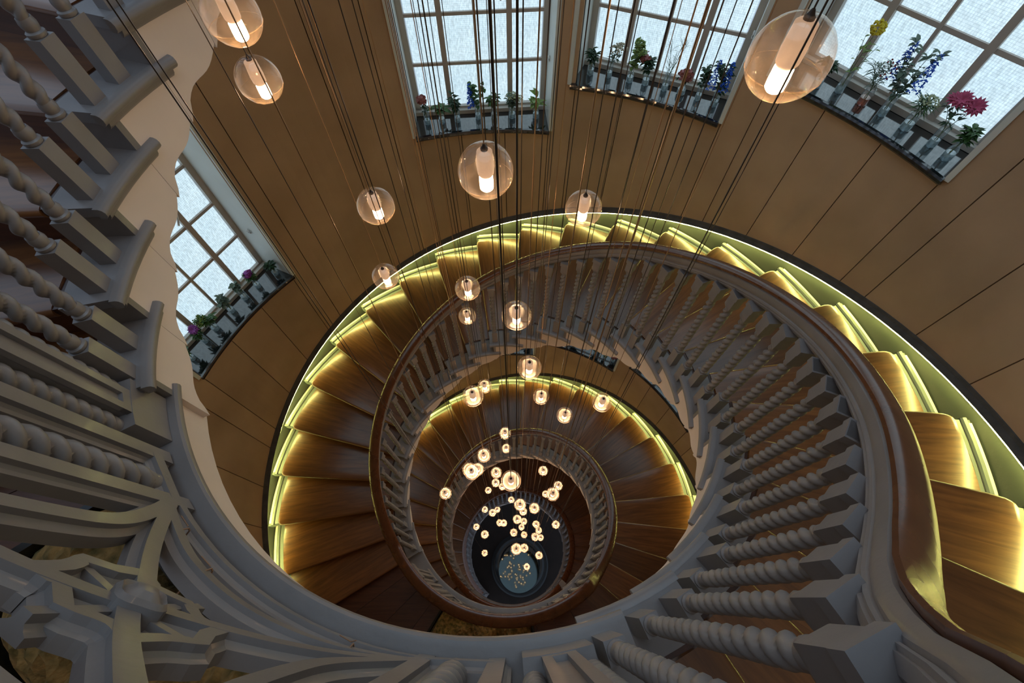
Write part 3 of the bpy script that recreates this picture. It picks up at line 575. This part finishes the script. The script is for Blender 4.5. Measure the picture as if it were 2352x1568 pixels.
seam = MB(); rs_ = RG * math.cos(a0); seam.quadgrid([[((rs_ + 0.0009 * math.cos(q)) * math.cos(2 * math.pi * j / 32), (rs_ + 0.0009 * math.cos(q)) * math.sin(2 * math.pi * j / 32), RG * math.sin(a0) + 0.0009 * math.sin(q)) for j in range(32)] for q in (0, 1.6, 3.1, 4.7)], close_u=True, close_v=True)
GM = dict(globe=gu.mesh('globe', 'globe', True, 60), lower=glo.mesh('globe_base', 'globelow', True, 60), seam=seam.mesh('seam', 'globelow', True))
df = MB().lathe([(0.0055, 0.050), (0.012, 0.049), (0.0155, 0.046), (0.0175, 0.012), (0.0165, -0.004), (0.0130, -0.010)], 20)
GM['diff'] = df.mesh('diffuser', 'milk', True, 40)
GM['bulb'] = MB().lathe([(0.0125, -0.010), (0.0140, -0.013), (0.0145, -0.030), (0.0140, -0.042), (0.0100, -0.0465), (0.001, -0.048)], 16).mesh('bulb', 'bulb', True, 50)
GM['cap'] = MB().lathe([(0.0075, 0.047), (0.0075, 0.0535), (0.005, 0.056), (0.0025, 0.062)], 12).mesh('cable_grip', 'copper', True)
for i, (x, y, z) in enumerate(PEND):
    t = thing('pendant_lamp', PLAB[i], 'pendant lamp', (x, y, Z0 + z), 'glass globe pendant lamps')
    for nm, k in (('globe', 'globe'), ('globe_base', 'lower'), ('seam', 'seam'), ('diffuser', 'diff'), ('bulb', 'bulb'), ('cable_grip', 'cap')):
        o = link(nm, GM[k], t)
        if nm == 'diffuser': dfo = o
        if nm == 'bulb': o.parent = dfo; o['label'] = 'glowing warm white bulb'
    L = CEIL - 0.002 - (Z0 + z)
    rr = 0.0013 if i != 26 else 0.0021
    link('cable', MB().tube([(0, 0, 0.058), (0, 0, L)], rr, 6).mesh('cable', 'copper' if i % 3 else 'steel', True), t)
# ================================================================== MIRROR TABLE
T = thing('mirror_table', 'round dark mirrored table reflecting the lamps at the bottom of the well', 'table', (0.16, -0.30, 0))
tp = MB(); tp.lathe([(0.50, 0.60), (0.545, 0.60), (0.55, 0.608), (0.55, 0.625), (0.545, 0.63)], 64, (0.0, -0.06)); link('table_top', tp.mesh('table_top', 'mirror'), T)
tb = MB(); tb.lathe([(0.80, 0.002), (0.80, 0.10), (0.76, 0.12), (0.70, 0.12), (0.68, 0.30), (0.62, 0.36), (0.56, 0.36), (0.50, 0.6)], 64, (0.03, 0.10)); link('plinth', tb.mesh('plinth', 'plinth', True), T)
# ================================================================== FLOWERS
def vase_mesh(kind):
    prof = {'bottle': [(0.026, 0.001), (0.028, 0.008), (0.028, 0.060), (0.020, 0.078), (0.014, 0.090), (0.014, 0.112), (0.018, 0.118)],
            'tall': [(0.024, 0.001), (0.026, 0.008), (0.026, 0.105), (0.022, 0.120), (0.022, 0.135), (0.025, 0.140)],
            'bulb': [(0.020, 0.001), (0.032, 0.012), (0.034, 0.032), (0.026, 0.055), (0.014, 0.072), (0.013, 0.095), (0.018, 0.102)],
            'jar': [(0.028, 0.001), (0.031, 0.006), (0.031, 0.075), (0.026, 0.085), (0.026, 0.095), (0.029, 0.098)]}[kind]
    mb = MB(); n = 18; mb.quadgrid([[(r * math.cos(2 * math.pi * j / n), r * math.sin(2 * math.pi * j / n), z) for j in range(n)] for r, z in prof], close_v=True)
    mb.f.append(tuple(range(n)))
    return mb.mesh('vase', 'vase', True, 50), prof[2][0] * 0.93
VM = {k: vase_mesh(k) for k in ('bottle', 'tall', 'bulb', 'jar')}
def leaf(mb, p, d, l, w, up=(0, 0, 1)):
    p = Vector(p); d = Vector(d).normalized(); s = d.cross(Vector(up))
    if s.length < 1e-3: s = Vector((1, 0, 0))
    s.normalize(); n = s.cross(d); b = len(mb.v)
    for k, ww, dr in ((0, 0, 0), (.35, 1, .04), (.7, .8, -.02), (1, 0, -.14)):
        c = p + d * l * k + n * l * dr
        if ww: mb.v += [tuple(c + s * w / 2 * ww + n * w * .15), tuple(c), tuple(c - s * w / 2 * ww + n * w * .15)]
        else: mb.v.append(tuple(c))
    mb.f += [(b, b + 1, b + 2), (b, b + 2, b + 3), (b + 1, b + 4, b + 5, b + 2), (b + 2, b + 5, b + 6, b + 3), (b + 4, b + 7, b + 5), (b + 5, b + 7, b + 6)]
def blob(mb, c, r, n=6, jit=0.25, rnd=random):
    b = len(mb.v); rows = []
    for i in range(n // 2 + 1):
        a = -math.pi / 2 + math.pi * (i + 0.01) / (n // 2 + 0.02); q = r * (1 + rnd.uniform(-jit, jit))
        rows.append([(c[0] + q * math.cos(a) * math.cos(2 * math.pi * j / n), c[1] + q * math.cos(a) * math.sin(2 * math.pi * j / n), c[2] + q * math.sin(a)) for j in range(n)])
    mb.quadgrid(rows, close_v=True, caps=True)
def flower(kind, col, c, parent, rnd, s=1.4):
    mb = MB(); c = Vector(c)
    if kind == 'daisy':
        ax = Vector((rnd.uniform(-.9, -.3), rnd.uniform(-.6, .6), rnd.uniform(.4, .9))).normalized(); a = ax.orthogonal().normalized(); b2 = ax.cross(a)
        for rg, nn in ((1.0, 14), (0.7, 11), (0.42, 8)):
            for j in range(nn):
                f = 2 * math.pi * j / nn + rg; leaf(mb, c + ax * (0.006 * (1 - rg)), a * math.cos(f) + b2 * math.sin(f) + ax * (0.15 + 0.8 * (1 - rg)), 0.036 * s * (0.5 + rg * .5), 0.013 * s, ax)
    elif kind == 'ball':
        for j in range(46):
            d = Vector((rnd.gauss(0, 1), rnd.gauss(0, 1), rnd.gauss(0, .8))).normalized(); blob(mb, c + d * 0.024 * s * Vector((1, 1, .6)).length / 1.5, 0.007 * s, 5, .3, rnd)
    elif kind == 'umbel':
        for j in range(60):
            f = rnd.uniform(0, 6.28); q = math.sqrt(rnd.random()) * 0.040 * s; blob(mb, (c[0] + q * math.cos(f), c[1] + q * math.sin(f), c[2] - q * q * 6 + rnd.uniform(-.004, .006)), 0.0045 * s, 4, .3, rnd)
    elif kind == 'spike':
        for j in range(int(22 * s)):
            k = j / (22 * s); z = -0.15 * s * (1 - k) ; f = j * 2.4; o = c + Vector((math.cos(f) * .022 * (1.1 - k), math.sin(f) * .022 * (1.1 - k), z))
            for q in range(5):
                g = 2 * math.pi * q / 5 + f; leaf(mb, o, (math.cos(f) * .6 + math.cos(g) * .8, math.sin(f) * .6 + math.sin(g) * .8, .5 * math.sin(g * 2) + .1), 0.017, 0.011)
    elif kind == 'berries':
        for j in range(12): blob(mb, c + Vector((rnd.uniform(-.05, .05), rnd.uniform(-.05, .05), rnd.uniform(-.08, .03))), 0.0055, 6, 0, rnd)
    elif kind == 'rose':
        blob(mb, c, 0.022 * s, 8, .2, rnd)
        for j in range(26):
            d = Vector((rnd.gauss(0, 1), rnd.gauss(0, 1), rnd.gauss(0.2, .8))).normalized(); leaf(mb, c + d * 0.016 * s, (d + Vector((rnd.uniform(-.8, .8), rnd.uniform(-.8, .8), rnd.uniform(-.8, .8)))), 0.02 * s, 0.018 * s, d)
    return link('flower', mb.mesh('flower', col, True), parent)
def vase(c, r, u, zrel, spec, label):
    kind, fol, folm, h, nf, fkind, fcol = spec; rnd = random.Random(int(u * 100) + int(zrel * 10))
    p = P(r, u, Z0 + zrel + 0.0105); t = thing('flower_vase', label, 'vase', p, 'flower vases on window sill %d' % c); t.rotation_euler = (0, 0, R_(u))
    me, wr = VM[kind]; gl = link('glass', me, t)
    wm = 'waterpink' if 'rosy' in label else 'water'
    link('water', MB().lathe([(wr * .9, 0.004), (wr, 0.008), (wr, 0.045)], 16).mesh('water', wm), gl)
    ms = MB(); mf = MB(); tops = []
    ns = 3 + (1 if nf > 1 else 0)
    for s in range(ns):
        a = rnd.uniform(0, 6.28); ln = h * rnd.uniform(.75, 1.0); q = rnd.uniform(.05, .22) * h
        top = Vector((q * math.cos(a) * .6 - .02, q * math.sin(a) * 1.3, ln)); mid = Vector((.006 * math.cos(a), .006 * math.sin(a), .11)); b0 = Vector((-.012 * math.cos(a), -.012 * math.sin(a), .01))
        m2 = mid.lerp(top, .55) + Vector((0, 0, .012)); ms.tube([b0, mid, m2, top], [.0022, .002, .0016, .0012], 5); tops.append(top)
        def along(k): return (mid.lerp(m2, k * 2) if k < .5 else m2.lerp(top, k * 2 - 1))
        nl = {'leafy': 24, 'broad': 6, 'grass': 18, 'feather': 50, 'round': 15, 'sparse': 10}[fol]
        for j in range(nl):
            k = rnd.uniform(0.0, 1.0) if fol != 'broad' else rnd.uniform(0, .5); o = along(k); f = rnd.uniform(0, 6.28)
            d = Vector((math.cos(f), math.sin(f), rnd.uniform(-.3, .7)))
            if fol == 'leafy': leaf(mf, o, d, rnd.uniform(.036, .066), rnd.uniform(.018, .030))
            elif fol == 'broad': leaf(mf, o, d, rnd.uniform(.07, .11), rnd.uniform(.035, .05))
            elif fol == 'grass': leaf(mf, o, d + Vector((0, 0, 1.0)), rnd.uniform(.05, .10), .004)
            elif fol == 'feather': leaf(mf, o, d, rnd.uniform(.04, .08), .006)
            elif fol == 'round': leaf(mf, o, d, rnd.uniform(.034, .05), rnd.uniform(.032, .044))
            else: leaf(mf, o, d, rnd.uniform(.03, .055), .015)
    st = link('stem', ms.mesh('stem', 'stem', True), t)
    fo = link('foliage', mf.mesh('foliage', folm), t); fo['kind'] = 'stuff'
    tops.sort(key=lambda v: -v.z)
    for j in range(nf):
        c0 = tops[j % len(tops)] + Vector((0, 0, 0.01)) + (Vector((rnd.uniform(-.02, .02), rnd.uniform(-.05, .05), rnd.uniform(-.05, .01))) if j >= len(tops) else Vector())
        flower(fkind, fcol, c0, st, rnd)
V = [
 (4, 2.70, 40.9, -1.71, ('bottle', 'leafy', 'leafdark', .16, 0, '', ''), 'vase of trailing dark leaves at the left end of the right hand sill'),
 (4, 2.75, 38.3, -1.71, ('tall', 'sparse', 'leaflime', .40, 1, 'ball', 'yellow'), 'tall glass vase with a bright yellow flower head and wild stems'),
 (4, 2.75, 35.0, -1.71, ('jar', 'feather', 'leafgrey', .30, 1, 'berries', 'berry'), 'jar of rosy water with feathery grey stems and red berries'),
 (4, 2.75, 32.2, -1.71, ('tall', 'leafy', 'leafgrey', .42, 2, 'spike', 'blue'), 'tall vase with bright blue delphinium on the right hand sill'),
 (4, 2.75, 28.9, -1.71, ('jar', 'feather', 'leaf', .20, 1, 'umbel', 'umbel'), 'jar of spiky green foliage with a pale flower umbel'),
 (4, 2.75, 25.3, -1.71, ('tall', 'sparse', 'leafdark', .27, 3, 'daisy', 'pink'), 'tall vase of pink daisy-like flowers near the right end of the sill'),
 (4, 2.73, 22.9, -1.71, ('bottle', 'leafy', 'leaf', .19, 0, '', ''), 'short leafy green vase at the right end of the right hand sill'),
 (3, 2.77, 74.3, -2.12, ('bottle', 'leafy', 'leafdark', .20, 0, '', ''), 'small vase of dark green leaves at the left end of the third sill'),
 (3, 2.77, 71.2, -2.12, ('tall', 'sparse', 'leafgrey', .26, 2, 'umbel', 'cream2'), 'tall vase of pale cream blossom, second on the third sill'),
 (3, 2.76, 67.6, -2.12, ('bottle', 'round', 'leaflime', .30, 2, 'ball', 'leaflime'), 'vase of lime green round leaves and hydrangea'),
 (3, 2.77, 65.0, -2.12, ('bottle', 'leafy', 'leafdark', .22, 1, 'rose', 'rose'), 'vase with one dusky red round bloom'),
 (3, 2.76, 61.7, -2.12, ('tall', 'grass', 'leafgrey', .40, 0, '', ''), 'vase of tall fine grasses standing against the window bars'),
 (3, 2.77, 59.0, -2.12, ('bulb', 'sparse', 'leafdark', .17, 3, 'rose', 'rose'), 'round bellied vase of small brownish pink blooms'),
 (3, 2.77, 56.1, -2.12, ('tall', 'round', 'leafdark', .27, 0, '', ''), 'tall vase of dark round leaves beside the blue flowers'),
 (3, 2.76, 53.4, -2.12, ('tall', 'leafy', 'leafdark', .36, 2, 'spike', 'blue'), 'vase with blue delphinium at the right end of the third sill'),
 (2, 2.76, 103.6, -2.55, ('tall', 'sparse', 'leafdark', .27, 2, 'rose', 'rose'), 'vase of faded pink blooms at the left end of the middle sill'),
 (2, 2.75, 100.9, -2.55, ('bottle', 'broad', 'leaf', .18, 0, '', ''), 'vase with large bright green leaves, second on the middle sill'),
 (2, 2.74, 98.0, -2.55, ('tall', 'leafy', 'leafdark', .28, 0, '', ''), 'tall vase of dark leafy sprigs with an arching leaf'),
 (2, 2.76, 94.1, -2.55, ('tall', 'round', 'leaf', .36, 2, 'spike', 'blue'), 'vase with blue delphinium in the middle of the middle sill'),
 (2, 2.76, 91.1, -2.55, ('bottle', 'leafy', 'leaf', .22, 0, '', ''), 'vase of star shaped green leaves right of the blue flowers'),
 (2, 2.76, 87.7, -2.55, ('jar', 'leafy', 'leafgrey', .24, 2, 'umbel', 'umbel'), 'wide jar of pale green umbels on the middle sill'),
 (2, 2.77, 83.3, -2.55, ('bottle', 'broad', 'leaflime', .26, 0, '', ''), 'vase with yellow green leaves at the right end of the middle sill'),
 (1, 2.74, 142.1, -3.40, ('bottle', 'leafy', 'leafdark', .18, 0, '', ''), 'small vase at the upper right corner of the left window sill'),
 (1, 2.76, 146.2, -3.40, ('bottle', 'leafy', 'leaf', .22, 1, 'rose', 'purple'), 'vase with a lilac flower among leaves on the left window sill'),
 (1, 2.76, 149.4, -3.40, ('jar', 'round', 'leafgrey', .22, 0, '', ''), 'jar of pale rounded leaves on the left window sill'),
 (1, 2.76, 152.8, -3.40, ('bottle', 'leafy', 'leafgrey', .24, 0, '', ''), 'vase of grey green sprigs at the middle of the left window sill'),
 (1, 2.76, 157.1, -3.40, ('jar', 'leafy', 'leaf', .22, 2, 'umbel', 'leaflime'), 'jar with a broad green flower umbel on the left window sill'),
 (1, 2.76, 159.9, -3.40, ('tall', 'leafy', 'leaf', .20, 1, 'daisy', 'purple'), 'vase with a magenta flower on the left window sill'),
 (1, 2.76, 163.6, -3.40, ('bottle', 'leafy', 'leaf', .20, 0, '', ''), 'leafy vase at the lower left end of the left window sill'),
 (6, 2.71, 66.7, -6.32, ('bottle', 'leafy', 'leafdark', .18, 0, '', ''), 'leftmost vase on the sill seen under the white stair edge'),
 (6, 2.71, 59.1, -6.32, ('bottle', 'leafy', 'leafdark', .20, 0, '', ''), 'second vase on the sill seen under the white stair edge'),
 (6, 2.71, 55.6, -6.32, ('bottle', 'round', 'leafgrey', .18, 0, '', ''), 'third vase on the sill seen under the white stair edge'),
 (6, 2.74, 52.8, -6.32, ('bottle', 'sparse', 'leafdark', .18, 2, 'rose', 'rose'), 'rightmost vase with dusky pink flowers on the sill under the stair edge'),
 (7, 2.74, 83.3, -6.79, ('bottle', 'leafy', 'leafdark', .18, 0, '', ''), 'single vase on the small visible sill left of centre, one floor down'),
]
for v in V: vase(*v)
